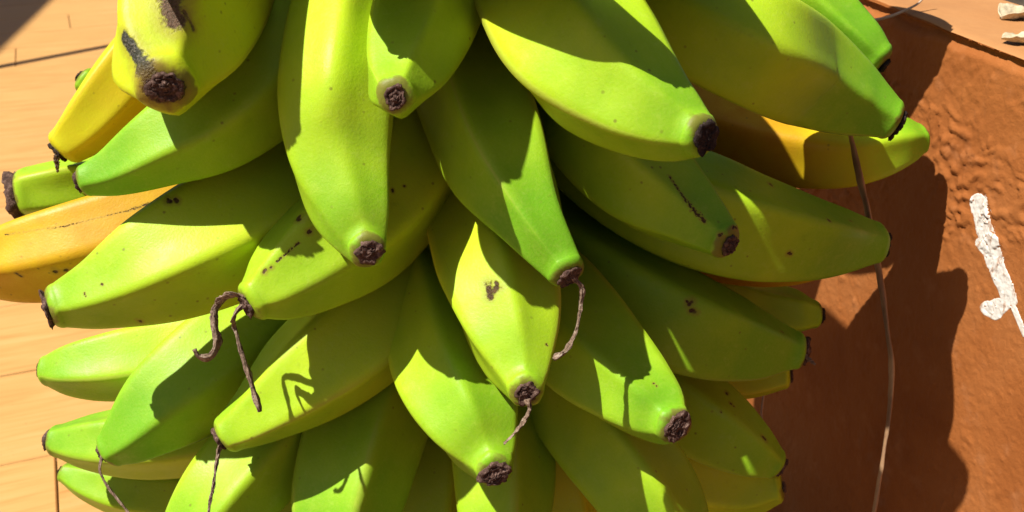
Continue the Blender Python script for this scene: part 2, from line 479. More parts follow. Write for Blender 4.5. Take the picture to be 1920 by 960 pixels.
def wall_disp(s, z):
    """relief of the painted face: flaking crumpled paint near the top, fine lumps below (metres)"""
    p3 = np.stack([s, z, np.zeros_like(s)], 1)
    warp = np.stack([fbm(p3, 30, 91, 3), fbm(p3, 30, 95, 3), np.zeros_like(s)], 1) * 0.012
    q = p3 + warp
    worm = sstep(-0.10, 0.30, fbm(q * np.array([0.75, 1.35, 1]), 215, 11, 4))     # raised, drawn-out wrinkles
    dz = WZ - z
    reg = sstep(0.030, 0.044, dz + 0.010 * fbm(p3, 22, 5, 3)) * (1 - sstep(0.085, 0.112, dz + 0.05 * fbm(p3, 16, 7, 3) - 0.12 * s))
    reg = np.maximum(reg, 0.55 * sstep(0.008, 0.014, dz) * (1 - sstep(0.018, 0.030, dz + 0.008 * fbm(p3, 40, 9, 2))))
    reg = reg * sstep(-0.35, 0.25, fbm(p3, 12, 33, 3) + 0.25)
    h = 0.0016 * reg * worm
    bl = vnoise(p3 + warp * 0.3, 150, 41)
    h += 0.0007 * sstep(0.66, 0.95, bl) * sstep(-0.1, 0.35, fbm(p3, 18, 43, 2))
    bl2 = vnoise(p3, 330, 47)
    h += 0.0005 * sstep(0.55, 0.95, bl2) * sstep(-0.2, 0.3, fbm(p3, 25, 49, 2))
    gt = vnoise(p3, 620, 67)
    h += 0.00045 * sstep(0.72, 0.95, gt)
    h += 0.0006 * fbm(p3, 9, 51, 3) + 0.00020 * fbm(p3, 170, 53, 4) + 0.00022 * fbm(p3, 480, 57, 2)
    ck = np.abs(fbm(p3 * np.array([1.0, 1.9, 1]) + warp, 17, 61, 4))       # hairline cracks
    h -= 0.0007 * (1 - sstep(0.0, 0.012, ck)) * sstep(0.0, 0.3, fbm(p3, 8, 63, 2))
    h -= 0.0030 * (1 - sstep(0.0, 0.005, dz - 0.004 - 0.0025 * fbm(p3, 60, 71, 3))) * (dz > 0.0008)
    return h

fine_s = np.linspace(-0.16, 0.46, 560); s_ax = np.concatenate([np.linspace(-0.6, -0.17, 14), fine_s, np.linspace(0.48, 2.6, 40)])
fine_z = np.linspace(0.0, 1.0, 360)
z_ax = WZ - 0.0006 - (WZ + 0.004) * fine_z
S, Z = np.meshgrid(s_ax, z_ax)
sf, zf = S.ravel(), Z.ravel()
H = wall_disp(sf, zf)
def wall_pt(s, z, h):
    return np.array(W0)[None] * np.array([1, 1, 0]) + np.outer(s, np.array(WD)) + np.outer(h, np.array(WN)) + np.outer(z, np.array([0, 0, 1]))
fv = wall_pt(sf, zf, H)
nr, nc = S.shape
faces = grid_faces(nr, nc, wrap=False)
# top ledge: continues from the first row of the face over a rounded lip
TH = 0.064
w_ax = np.concatenate([[0.0, 0.0006, 0.0016, 0.003, 0.005], np.linspace(0.008, TH, 60)])
lip = np.interp(w_ax, [0, 0.0016, 0.005, 0.02], [-0.0006, 0.0006, 0.0016, 0.0018])
W2, S2 = np.meshgrid(w_ax, s_ax, indexing='ij')
p3 = np.stack([S2.ravel(), W2.ravel() + 5, np.zeros(S2.size)], 1)
lz = np.repeat(lip, len(s_ax)) + 0.0010 * fbm(p3, 25, 81, 4) + 0.0025 * fbm(p3, 6, 83, 2)
lz[:len(s_ax)] = -0.0006
hin = -W2.ravel() + np.where(W2.ravel() < 0.004, np.tile(H[:len(s_ax)], len(w_ax)) * (1 - W2.ravel() / 0.004), 0) \
    + 0.0016 * sstep(0, 0.002, W2.ravel()) * (1 - sstep(0.002, 0.01, W2.ravel()))
tv = wall_pt(S2.ravel(), WZ + lz, hin)
n0 = len(fv)
tf = [tuple(reversed(q)) for q in grid_faces(len(w_ax), nc, wrap=False)]
faces += [tuple(i + n0 for i in q) for q in tf]
allv = np.vstack([fv, tv])
# back and end faces
bk = []
for s in (s_ax[0], s_ax[-1]):
    bk += [wall_pt(np.array([s]), np.array([zz]), np.array([hh]))[0] for zz, hh in ((-0.004, -TH), (WZ, -TH))]
n1 = len(allv); allv = np.vstack([allv, bk])
faces.append((n1, n1 + 1, n1 + 3, n1 + 2))

mw = NT('terracotta_paint')
co = mw.coord('Object')
a = mw.noise(co, 11, 5, 0.6, 0.3); b = mw.noise(co, 60, 4, 0.6); c = mw.noise(co, 420, 3, 0.6)
colw = mw.ramp(a, [(0.28, (0.285, 0.088, 0.022)), (0.5, (0.37, 0.125, 0.033)), (0.74, (0.41, 0.155, 0.048))])
colw = mw.mix(mw.rng(b, 0.56, 0.74, 0.0, 0.35), colw, (0.52, 0.23, 0.10))
colw = mw.mix(mw.rng(c, 0.66, 0.80, 0.0, 0.5), colw, (0.24, 0.075, 0.028))
# chalky grey weathering where the paint has worn
gz = mw.noise(mw.mapping(co, scale=(1, 1, 0.7), loc=(3, 1, 7)), 24, 4, 0.6, 0.4)
colw = mw.mix(mw.rng(gz, 0.62, 0.78, 0.0, 0.42, True), colw, (0.30, 0.19, 0.125))
mw.put(mw.b.inputs['Base Color'], colw)
mw.put(mw.b.inputs['Roughness'], mw.rng(b, 0.3, 0.7, 0.55, 0.72))
mw.b.inputs['Specular IOR Level'].default_value = 0.10
mw.put(mw.b.inputs['Normal'], mw.bump(mw.math('ADD', c, mw.math('MULTIPLY', mw.noise(co, 1300, 2, 0.6), 0.5)), 0.42, 0.0009))

mtop = NT('terracotta_ledge_paint')
co = mtop.coord('Object')
a = mtop.noise(co, 14, 5, 0.6, 0.3); c = mtop.noise(co, 300, 4, 0.6)
colt = mtop.ramp(a, [(0.3, (0.43, 0.19, 0.062)), (0.7, (0.52, 0.255, 0.092))])
colt = mtop.mix(mtop.rng(c, 0.6, 0.8, 0.0, 0.3), colt, (0.40, 0.15, 0.06))
mtop.put(mtop.b.inputs['Base Color'], colt); mtop.b.inputs['Roughness'].default_value = 0.7
mtop.put(mtop.b.inputs['Normal'], mtop.bump(c, 0.35, 0.0008))

wall = mesh_obj('low_wall', allv, faces, mw.m, origin=W0 * 1.0 - Vector((0, 0, W0.z)))
wall.data.materials.append(mtop.m)
mi = np.zeros(len(faces), np.int32); mi[(nr - 1) * (nc - 1) + nc * 2:] = 1
wall.data.polygons.foreach_set('material_index', mi)
tag(wall, 'low terracotta painted wall with wrinkled flaking paint beside the bananas', 'wall')

# white paint smear on the wall face (a raised crust of paint)
stroke = [((1834, 378), (1846, 430), 18), ((1846, 430), (1866, 490), 20), ((1866, 490), (1892, 562), 17),
          ((1892, 562), (1866, 584), 15), ((1866, 584), (1852, 578), 17), ((1900, 575), (1922, 628), 6), ((1838, 455), (1850, 470), 12),
          ((1862, 575), (1880, 570), 15)]
cs_ = [wall_hit(x, y) for x, y in ((1800, 350), (1960, 350), (1800, 660), (1960, 660))]
ss = np.linspace(min(c[0] for c in cs_), max(c[0] for c in cs_), 260); zz = np.linspace(max(c[1] for c in cs_), min(c[1] for c in cs_), 300)
SS, ZZ = np.meshgrid(ss, zz); s_, z_ = SS.ravel(), ZZ.ravel()
hb = wall_disp(s_, z_)
px, py = to_px(wall_pt(s_, z_, hb))
dmin = np.full(len(s_), 9.0)
for (a_, b_, w_) in stroke:
    a_ = np.array(a_); b_ = np.array(b_); ba = b_ - a_
    t = np.clip(((px - a_[0]) * ba[0] + (py - a_[1]) * ba[1]) / max(ba @ ba, 1e-6), 0, 1)
    d = np.hypot(px - a_[0] - t * ba[0], py - a_[1] - t * ba[1]) / w_
    dmin = np.minimum(dmin, d)
p3 = np.stack([s_, z_, np.zeros_like(s_) + 2], 1)
rag = dmin + 0.14 * fbm(p3, 110, 3, 3) + 0.05 * fbm(p3, 500, 4, 2)
thin = fbm(p3 * np.array([1, 0.4, 1]), 150, 15, 3)
msk = 1 - sstep(0.80, 1.0, rag)
hole = sstep(0.45, 0.6, thin) * sstep(0.15, 0.45, dmin)
hh = hb + (0.00018 + 0.00006 * fbm(p3, 220, 8, 3)) * msk * (1 - hole) - 0.0004 * (1 - msk * (1 - hole))
pv = wall_pt(s_, z_, hh)
keep = (msk * (1 - hole)) > 0.02
pf = [q for q in grid_faces(len(zz), len(ss), wrap=False) if any(keep[i] for i in q)]
used = sorted({i for q in pf for i in q}); remap = {k: i for i, k in enumerate(used)}
mp = NT('white_paint'); co = mp.coord('Object')
n_ = mp.noise(co, 200, 4, 0.65)
st_ = mp.noise(mp.mapping(co, scale=(1, 1, 0.22)), 230, 4, 0.7, 0.4)
mp.put(mp.b.inputs['Base Color'], mp.mix(mp.rng(st_, 0.52, 0.66, 0.0, 0.75, True), mp.ramp(n_, [(0.30, (0.60, 0.54, 0.47)), (0.48, (0.80, 0.77, 0.71))]), (0.42, 0.20, 0.09)))
mp.b.inputs['Roughness'].default_value = 0.65
mp.put(mp.b.inputs['Normal'], mp.bump(n_, 0.25, 0.0008))
pm = mesh_obj('paint_smear', pv[used], [tuple(remap[i] for i in q) for q in pf], mp.m, parent=wall, origin=pv[used].mean(0))
pm['label'] = 'thick white paint smear'

# soil behind the wall, and an added dark bed to weaken floor bounce
msoil = NT('dry_soil'); co = msoil.coord('Object')
n_ = msoil.noise(co, 60, 5, 0.7)
msoil.put(msoil.b.inputs['Base Color'], msoil.ramp(n_, [(0.3, (0.022, 0.015, 0.010)), (0.58, (0.07, 0.050, 0.032)), (0.78, (0.22, 0.17, 0.11))]))
msoil.b.inputs['Roughness'].default_value = 0.95
sx = np.linspace(-0.3, 1.2, 150); sw = np.linspace(TH + 0.001, TH + 0.5, 70)
SX, SW = np.meshgrid(sx, sw)
p3 = np.stack([SX.ravel(), SW.ravel(), np.zeros(SX.size)], 1)
zs = WZ - 0.012 + 0.012 * fbm(p3, 30, 21, 4) + 0.006 * np.abs(fbm(p3, 110, 25, 2))
soil = mesh_obj('planter_soil', wall_pt(SX.ravel(), zs, -SW.ravel()), [tuple(reversed(q)) for q in grid_faces(len(sw), len(sx), False)], msoil.m)
tag(soil, kind='structure')
by = np.linspace(-1.5, 3.2, 170); bw = np.linspace(0, 1, 40)
BY, BW = np.meshgrid(by, bw)
x0 = ADDED_BED(BY) ; x1 = W0.x + (BY - W0.y) * (WD.x / WD.y) + 0.02
bx_ = x0 + (x1 - x0) * BW
p3 = np.stack([bx_.ravel(), BY.ravel(), np.zeros(BY.size)], 1)
bz = 0.006 + 0.004 * fbm(p3, 20, 23, 4) + 0.003 * np.abs(fbm(p3, 60, 29, 2))
bed = mesh_obj('added_soil_bed', np.stack([bx_.ravel(), BY.ravel(), bz], 1), grid_faces(len(bw), len(by), False), msoil.m)  # unseen bed, put here so less light bounces into the shade
tag(bed, kind='structure')

# ------------------------------------------------------------------ the banana bunch
AX = Vector((-0.015, 0.575, 0.0))                       # the stalk stands here
bunch = bpy.data.objects.new('banana_bunch', None); COL.objects.link(bunch)
bunch.location = AX
bunch.empty_display_size = 0.05
tag(bunch, 'large bunch of fat green bananas turning yellow on one stalk', 'banana bunch')

# rachis
rz = np.linspace(0.0, 0.60, 70); ra = np.linspace(0, 2 * math.pi, 28, endpoint=False)
RZ, RA = np.meshgrid(rz, ra, indexing='ij')
pp = np.stack([np.cos(RA).ravel(), np.sin(RA).ravel(), RZ.ravel() * 20], 1)
rr = (0.024 + 0.010 * np.sin(RZ.ravel() * 60) ** 2) * (1 + 0.08 * vnoise(pp, 1.5, 4))
rv = np.stack([AX.x + rr * np.cos(RA.ravel()), AX.y + rr * np.sin(RA.ravel()), RZ.ravel()], 1)
rf = grid_faces(len(rz), len(ra)); rf.append(tuple(range(len(ra) - 1, -1, -1))); rf.append(tuple(range(len(rv) - len(ra), len(rv))))
mesh_obj('stalk', rv, rf, M_STALK, parent=bunch, origin=(AX.x, AX.y, 0))

NS, NA = 84, 60
def blossom_end(parent, c, T, N, r, length, seed, mat):
    """the withered, ringed remnant at the end of a finger"""
    prof = [(0.72, -0.55), (0.98, -0.12), (1.06, 0.10), (1.05, 0.32), (0.93, 0.48), (0.80, 0.46), (0.72, 0.30), (0.66, 0.24), (0.60, 0.40),
            (0.50, 0.52), (0.42, 0.46), (0.36, 0.34), (0.30, 0.46), (0.20, 0.62), (0.10, 0.66), (0.02, 0.64)]
    na = 44
    B = np.cross(T, N)
    rs = np.random.RandomState(seed + 11)
    el = 1 + rs.uniform(-0.16, 0.16); pw = rs.uniform(0.75, 1.25); dep = rs.uniform(0.2, 1.3); hub = rs.uniform(0.4, 1.5)
    prof = [(pr if k < 4 else pr ** pw, pz if k < 4 else 0.42 + (pz - 0.42) * (dep if k < 12 else hub)) for k, (pr, pz) in enumerate(prof)]
    th = np.linspace(0, 2 * math.pi, na, endpoint=False)
    vs = []
    ph = seed * 1.7
    for k, (pr, pz) in enumerate(prof):
        q = np.stack([np.cos(th) * 1.2, np.sin(th) * 1.2, np.full(na, k * 0.18 + seed * 3.1)], 1)
        wob = 1 + 0.22 * vnoise(q, 1.6, seed) + 0.16 * vnoise(q, 4.5, seed + 5)
        off = 0.16 * vnoise(q, 2.4, seed + 9) + 0.10 * vnoise(q, 6.0, seed + 3)
        rad = r * pr * wob
        zz = r * (pz * 0.62 * (length if k > 2 else 1.0) + 0.7 * off * (0.55 + 0.45 * min(length, 1.0)) * (1.0 if k > 1 else 0.2))
        cx = r * 0.26 * math.cos(ph) * (k / 15); cy = r * 0.26 * math.sin(ph) * (k / 15)
        vs.append(c[None] + np.outer(rad * el * np.cos(th) + cx, N) + np.outer(rad / el * np.sin(th) + cy, B) + np.outer(zz, T))
    vs = np.vstack(vs)
    f = grid_faces(len(prof), na); f.append(tuple(range(len(vs) - na, len(vs))))
    return mesh_obj('blossom_end', vs, f, mat, parent=parent, origin=c)

def tube(name, path, mat, parent, seed=1, n=70, na=14, wrinkle=0.22, flat=1.0, lobes=0.0):
    """path rows: px, py, depth, half width in px -> a withered, wrinkled strand"""
    pts = [(*P(x, y, d), w * d / FPX) for x, y, d, w in path]
    c = catmull(pts, n)
    ctr, rad = c[:, :3], np.clip(c[:, 3], 1e-5, None)
    T, N, B = frames(ctr, np.array([0.3, -0.8, 0.4]))
    th = np.linspace(0, 2 * math.pi, na, endpoint=False)
    vs = []
    L = np.linspace(0, 1, n)
    for i in range(n):
        q = np.stack([np.cos(th), np.sin(th), np.full(na, L[i] * 9 + seed)], 1)
        w = 1 + wrinkle * vnoise(q, 1.7, seed) + wrinkle * 0.5 * vnoise(q, 4, seed + 2)
        tw = L[i] * 2.5
        if lobes:
            w = w * (1 + lobes * np.cos(3 * th + L[i] * 5 + seed) * (0.6 + 0.4 * math.sin(L[i] * 31 + seed)) + 0.5 * lobes * np.cos(7 * th - L[i] * 9))
            w = w * (1 + 0.16 * math.sin(L[i] * 23 + seed) * math.sin(L[i] * 11))
        e = rad[i] * w
        vs.append(ctr[i][None] + np.outer(e * np.cos(th + tw), N[i]) + np.outer(e * np.sin(th + tw) * flat, B[i]))
    vs = np.vstack(vs)
    f = grid_faces(n, na); f.append(tuple(range(na - 1, -1, -1))); f.append(tuple(range(len(vs) - na, len(vs))))
    return mesh_obj(name, vs, f, mat, parent=parent, origin=ctr[0])

def banana(key, ctrl, ripe=0.36, stub=26, stub_len=1.0, roll=0.0, n5=5, p=17.0, spots=(), styles=(), dark=False, label=None, cap=0.45, lump=1.0, face=0.0, tipg=0.24):
    seed = sum(ord(ch) * (i + 3) for i, ch in enumerate(key)) % 997
    pts = [(*P(x, y, d), w * d / FPX) for x, y, d, w in ctrl]
    first = Vector(pts[0][:3])
    out = Vector((first.x - AX.x, first.y - AX.y, 0))
    if out.length > 1e-4: out.normalize()
    dist = Vector((first.x - AX.x, first.y - AX.y, 0)).length
    pre = []
    if dist > 0.03:
        root = Vector((AX.x, AX.y, first.z + 0.012)) + out * 0.020
        mid = root.lerp(first, 0.5) + Vector((0, 0, 0.008))
        pre = [(*root, 0.009), (*mid, 0.5 * (0.011 + pts[0][3]))]
    c = catmull(pre + pts, NS)
    ctr, rad = c[:, :3], np.clip(c[:, 3], 0.004, None)
    camdir = np.array([0, 0, CAM_H]) - ctr[len(ctr) // 2]; camdir /= np.linalg.norm(camdir)
    # frame seeded at the tip end so that roll is read where the photograph shows it
    T, N, B = frames(ctr[::-1], camdir); T, N, B = -T[::-1], N[::-1], -B[::-1]
    B = np.cross(T, N)
    # the end is cut aslant: its rings lean towards the camera over the last stretch
    if face:
        cd = np.array([0, 0, CAM_H]) - ctr[-1]; cd /= np.linalg.norm(cd)
        ax = np.cross(T[-1], cd); ax /= np.linalg.norm(ax)
        full = face * math.acos(float(np.clip(np.dot(T[-1], cd), -1, 1)))
        full = min(full, 1.15)
        for i in range(len(ctr)):
            a = full * float(sstep(0.66, 1.0, i / (len(ctr) - 1)))
            if a > 0:
                rm = np.array(Matrix.Rotation(a, 3, Vector(ax)))
                N[i] = rm @ N[i]; B[i] = rm @ B[i]
                if i == len(ctr) - 1: T[i] = rm @ T[i]
    # rounded shoulder at the tip
    r_end = rad[-1]; rs = 0.77 * stub * ctrl[-1][2] / FPX
    capn = 9
    tt = np.linspace(0, math.pi / 2, capn + 1)[1:]
    cl = cap * r_end
    Tn = T[-1]
    cap_ctr = [ctr[-1] + Tn * cl * math.sin(x) for x in tt]
    cap_rad = [rs * 0.86 + (r_end - rs * 0.86) * math.cos(x) for x in tt]
    ctr = np.vstack([ctr, cap_ctr]); rad = np.concatenate([rad, cap_rad])
    T = np.vstack([T] + [Tn[None]] * capn); N = np.vstack([N] + [N[-1][None]] * capn); B = np.vstack([B] + [B[-1][None]] * capn)
    n = len(ctr)
    L = np.concatenate([[0], np.cumsum(np.linalg.norm(np.diff(ctr, axis=0), axis=1))]); L /= L[-1]
    th = np.linspace(0, 2 * math.pi, NA, endpoint=False)
    rs_ = np.random.RandomState(seed)
    fac = np.deg2rad(roll) + np.arange(n5) * 2 * math.pi / n5 + rs_.uniform(-0.10, 0.10, n5)
    fd = 1 + rs_.uniform(-0.05, 0.05, n5)
    cosd = np.clip(np.cos(th[:, None] - fac[None]) / fd[None], 0, None)
    poly = (cosd ** p).sum(1) ** (-1 / p)
    poly /= 0.5 * (poly.max() + poly.mean())
    ridge0 = (poly - poly.min()) / (poly.max() - poly.min())
    vs, al, rg, ar = [], [], [], []
    for i in range(n):
        k = float(np.interp(L[i], [0, 0.15, 0.6, 0.9, 0.97, 1.0], [0.3, 0.85, 1.05, 1.30, 0.95, 0.15]))
        r = rad[i] * (1 + k * (poly - 1))
        q = np.stack([np.cos(th) * 0.8, np.sin(th) * 0.8, np.full(NA, L[i] * 3.2 + seed)], 1)
        r = r * (1 + lump * 0.022 * vnoise(q, 1.3, seed) + lump * 0.010 * vnoise(q, 3.0, seed + 1))
        vs.append(ctr[i][None] + np.outer(r * np.cos(th), N[i]) + np.outer(r * np.sin(th), B[i]))
        al.append(np.full(NA, L[i])); rg.append(ridge0 ** 3); ar.append((th + math.pi) % (2 * math.pi) - math.pi)
    vs = np.vstack(vs)
    f = grid_faces(n, NA); f.append(tuple(range(NA - 1, -1, -1))); f.append(tuple(range(len(vs) - NA, len(vs))))
    org = ctr[0]
    segs = []
    if spots:
        bvh = BVHTree.FromPolygons(vs.tolist(), f)
        o = Vector((0, 0, CAM_H))
        for sp in spots:
            (x0, y0, x1, y1, wpx, kind) = sp
            hs = []
            for (x, y) in ((x0, y0), (x1, y1)):
                hit = bvh.ray_cast(o, ray(x, y).normalized())
                hs.append(hit[0])
            if hs[0] is None or hs[1] is None: continue
            if (hs[0] - hs[1]).length < 1e-4: hs[1] = hs[0] + Vector((0.0002, 0, 0))
            d = (hs[0] - o).length
            if kind == 'brown':
                # a bruise is a clutch of uneven blotches, not one stroke
                rb = random.Random(int(x0 * 7 + y0)); rr_ = wpx * 0.75 * d / FPX
                for q_ in range(3 if wpx < 6 else 4):
                    c_ = hs[0].lerp(hs[1], rb.random()) + Vector([rb.uniform(-1, 1) * rr_ * 0.8 for _ in range(3)])
                    e_ = c_ + Vector([rb.uniform(-1, 1) * rr_ * 0.9 for _ in range(3)])
                    segs.append((tuple(c_ - Vector(org)), tuple(e_ - Vector(org)), rr_ * rb.uniform(0.45, 1.0), kind))
                continue
            segs.append((tuple(hs[0] - Vector(org)), tuple(hs[1] - Vector(org)), wpx * 0.75 * d / FPX, kind))
    mat = banana_skin('banana_skin_' + key, ripe, segs, seed % 41, tipg)
    ob = mesh_obj('banana', vs, f, mat, parent=bunch, origin=org, attrs={'along': np.concatenate(al), 'ridge': np.concatenate(rg), 'around': np.concatenate(ar)})
    if label: ob['label'] = label
    if stub:
        blossom_end(ob, ctr[-1] + Tn * rs * 0.06, Tn, N[-1], rs, stub_len, seed, M_STUBD if dark else (M_STUB, M_STUB2, M_STUB3)[seed % 3])
    for s in styles:
        tube('withered_style', [(x, y, d, w_ * 0.64) for x, y, d, w_ in s], M_STYLE, ob, seed=seed, n=110, na=26, wrinkle=0.42, flat=0.48, lobes=0.34)
    return ob

BAN = {}
def ban(key, ctrl, **kw): BAN[key] = banana(key, ctrl, **kw)

# upper hand, nearest to the camera
ban('A', face=0.85, ctrl=[(668, -150, .46, 70), (640, 20, .425, 100), (628, 200, .403, 115), (638, 320, .395, 98), (668, 410, .39, 66), (688, 466, .39, 38)],
    ripe=.33, stub=30, roll=17, p=8)
ban('B', face=0.6, ctrl=[(850, -140, .45, 90), (815, -20, .41, 100), (775, 90, .385, 92), (750, 155, .370, 68), (742, 178, .360, 40)], ripe=.36, stub=25, roll=30)
ban('C', face=0.42, ctrl=[(940, -160, .46, 110), (1030, -10, .41, 140), (1110, 120, .375, 142), (1210, 205, .36, 98), (1275, 240, .355, 66), (1308, 252, .353, 45)],
    ripe=.33, stub=36, dark=True, roll=-8, stub_len=.5)
ban('D', face=0.35, ctrl=[(800, -80, .5, 85), (855, 80, .465, 108), (905, 220, .435, 112), (950, 330, .415, 104), (1005, 425, .405, 66), (1060, 505, .402, 40)],
    ripe=.22, stub=26, roll=35,
    styles=[[(1072, 520, .401, 16), (1090, 538, .402, 13), (1088, 575, .404, 7), (1080, 620, .404, 7), (1062, 655, .400, 9), (1046, 668, .395, 14), (1040, 674, .394, 9)]])
ban('E', face=0.5, ctrl=[(430, -190, .465, 110), (385, -70, .425, 130), (345, 30, .395, 132), (315, 110, .379, 108), (311, 155, .369, 62)], ripe=.64, stub=38, roll=10,
    spots=[(234, 72, 262, 118, 19, 'black'), (262, 118, 288, 150, 27, 'black'), (285, 165, 300, 178, 26, 'cork'), (318, 4, 328, 40, 28, 'cork'), (345, 20, 362, 55, 5, 'black')],
    label='yellowing banana with a black scar above its blossom end')
ban('F', [(600, -20, .46, 100), (500, 130, .435, 120), (400, 225, .42, 105), (300, 280, .415, 76), (215, 322, .415, 48), (165, 337, .415, 32)], ripe=.25, stub=24, roll=36)
ban('G', [(420, -60, .60, 60), (320, 50, .58, 72), (240, 150, .565, 72), (170, 230, .56, 58), (125, 272, .558, 40)], ripe=.80, stub=26, roll=10, dark=True,
    styles=[[(108, 275, .556, 12), (106, 300, .554, 13), (108, 322, .553, 7)]], label='ripe yellow banana')
ban('H', [(330, 300, .60, 60), (200, 335, .585, 54), (110, 352, .575, 54), (58, 360, .572, 50)], ripe=.40, stub=48, roll=0, stub_len=1.4)
ban('H2', [(330, 270, .66, 50), (220, 190, .65, 44), (160, 150, .645, 26)], ripe=.35, stub=14, dark=True)
ban('I', [(480, 330, .56, 70), (340, 400, .54, 88), (200, 445, .53, 92), (60, 480, .525, 82), (-60, 500, .525, 50)], ripe=.92, tipg=.1, stub=26, roll=25,
    spots=[(10, 440, 120, 425, 2, 'line'), (120, 425, 240, 395, 2, 'line'), (240, 395, 300, 375, 3, 'line'), (100, 508, 122, 506, 6, 'brown'), (30, 512, 38, 515, 4, 'brown')],
    label='orange yellow banana with a dark line along its ridge')
ban('J', face=0.2, ctrl=[(680, 270, .5, 80), (560, 370, .465, 118), (430, 440, .445, 124), (290, 505, .432, 106), (180, 552, .428, 68), (112, 572, .428, 44)], ripe=.36, stub=38, roll=30,
    stub_len=.6, spots=[(320, 378, 330, 372, 7, 'brown'), (258, 602, 266, 602, 5, 'brown'), (158, 550, 160, 556, 3, 'brown'), (190, 532, 192, 533, 3, 'brown')])
ban('K', face=0.2, ctrl=[(810, 150, .51, 80), (775, 280, .465, 110), (690, 400, .445, 118), (590, 480, .425, 102), (510, 540, .415, 66), (478, 560, .413, 42)], ripe=.38, stub=26, roll=12,
    spots=[(560, 408, 563, 412, 8, 'brown'), (578, 436, 584, 430, 6, 'brown'), (495, 510, 520, 490, 5, 'brown'), (520, 490, 560, 455, 3, 'line'), (735, 358, 760, 350, 4, 'brown')],
    styles=[[(462, 560, .41, 17), (440, 552, .41, 12), (405, 575, .418, 12), (402, 610, .415, 9), (408, 640, .414, 10), (395, 668, .413, 12), (372, 668, .412, 9), (364, 655, .411, 8)],
            [(455, 570, .412, 14), (440, 590, .411, 10), (440, 612, .419, 8), (450, 650, .416, 8), (468, 705, .414, 9), (478, 742, .413, 11), (486, 762, .412, 14), (488, 772, .412, 8)]],
    label='green banana with two curled withered styles')
ban('L', [(480, 610, .52, 66), (330, 660, .515, 70), (220, 682, .51, 66), (130, 692, .508, 48), (90, 694, .508, 30)], ripe=.32, stub=17, dark=True, roll=20)
ban('M', [(520, 770, .56, 70), (380, 810, .555, 78), (260, 825, .55, 72), (160, 828, .55, 52), (108, 826, .55, 32)], ripe=.27, stub=24, roll=0, stub_len=1.3)
ban('N', [(620, 500, .55, 85), (520, 600, .515, 108), (410, 690, .495, 112), (310, 765, .485, 92), (240, 822, .48, 56), (212, 840, .48, 38)], ripe=.24, stub=24, roll=30,
    spots=[(348, 830, 388, 822, 4, 'brown')],
    styles=[[(200, 845, .477, 14), (190, 862, .475, 9), (188, 885, .474, 6), (202, 912, .473, 7), (222, 938, .471, 8), (245, 968, .470, 8), (262, 1000, .469, 8)]])
ban('O', [(830, 400, .535, 85), (770, 510, .5, 112), (680, 620, .475, 122), (570, 710, .462, 104), (480, 780, .455, 64), (430, 812, .453, 40)], ripe=.38, stub=27, roll=5,
    styles=[[(415, 825, .450, 16), (410, 845, .448, 11), (404, 880, .447, 8), (400, 910, .446, 9), (393, 945, .445, 8), (388, 985, .444, 8)]])
ban('P', [(480, 930, .60, 55), (340, 935, .595, 58), (230, 922, .59, 50), (160, 902, .59, 36), (122, 886, .59, 20)], ripe=.33, stub=10, dark=True)
ban('Q', [(620, 720, .53, 75), (530, 820, .50, 90), (440, 920, .485, 92), (370, 1010, .48, 70), (320, 1070, .48, 36)], ripe=.25, stub=24, roll=36)
ban('R', [(760, 620, .55, 85), (715, 740, .51, 108), (675, 860, .49, 112), (645, 980, .48, 95), (620, 1080, .475, 40)], ripe=.22, stub=26, roll=30)
ban('S', face=0.5, ctrl=[(800, 480, .51, 75), (820, 600, .47, 98), (850, 710, .447, 106), (890, 800, .432, 88), (918, 856, .426, 54), (926, 876, .423, 38)], ripe=.32, stub=32, roll=30)
ban('T', face=0.55, ctrl=[(850, 340, .49, 75), (895, 450, .455, 95), (935, 550, .43, 110), (962, 640, .415, 88), (980, 705, .407, 52), (985, 728, .404, 38)], ripe=.4, stub=27, roll=30,
    spots=[(920, 522, 924, 558, 14, 'brown'), (924, 530, 938, 546, 13, 'brown'), (1053, 635, 1053, 645, 7, 'brown'), (1022, 647, 1026, 648, 3, 'brown')],
    styles=[[(988, 748, .400, 15), (993, 765, .400, 9), (982, 790, .401, 8), (965, 812, .402, 6), (945, 832, .404, 4)]])
ban('U', face=0.42, ctrl=[(960, 470, .51, 80), (1040, 580, .475, 100), (1110, 670, .455, 104), (1190, 740, .44, 82), (1245, 782, .432, 56), (1260, 794, .429, 40)], ripe=.3, stub=32, roll=25,
    spots=[(1258, 692, 1262, 696, 6, 'brown'), (1225, 718, 1236, 728, 3, 'brown')])
ban('V', [(1020, 430, .53, 85), (1140, 530, .508, 110), (1260, 595, .5, 108), (1380, 635, .508, 82), (1460, 652, .515, 50), (1490, 657, .515, 38)], ripe=.13, stub=28, roll=20,
    spots=[(1290, 570, 1302, 582, 8, 'brown'), (1466, 622, 1470, 624, 3, 'brown')],
    styles=[[(1494, 660, .512, 19), (1510, 669, .511, 14), (1529, 684, .510, 4)]])
ban('V2', [(1300, 540, .58, 50), (1420, 575, .575, 50), (1500, 588, .57, 40), (1525, 590, .57, 28)], ripe=.40, stub=20, dark=True)
ban('V3', [(1150, 640, .60, 60), (1300, 690, .59, 58), (1400, 706, .585, 44), (1470, 705, .58, 26)], ripe=.60, stub=14)
ban('W', [(1060, 250, .53, 80), (1190, 340, .502, 112), (1330, 405, .49, 118), (1470, 440, .498, 96), (1580, 452, .512, 64), (1638, 455, .515, 42)], ripe=.16, stub=29, dark=True, roll=20,
    spots=[(1444, 347, 1448, 349, 5, 'brown'), (1552, 412, 1555, 415, 4, 'brown'), (1478, 476, 1484, 476, 5, 'brown'), (1594, 414, 1596, 414, 3, 'brown')])
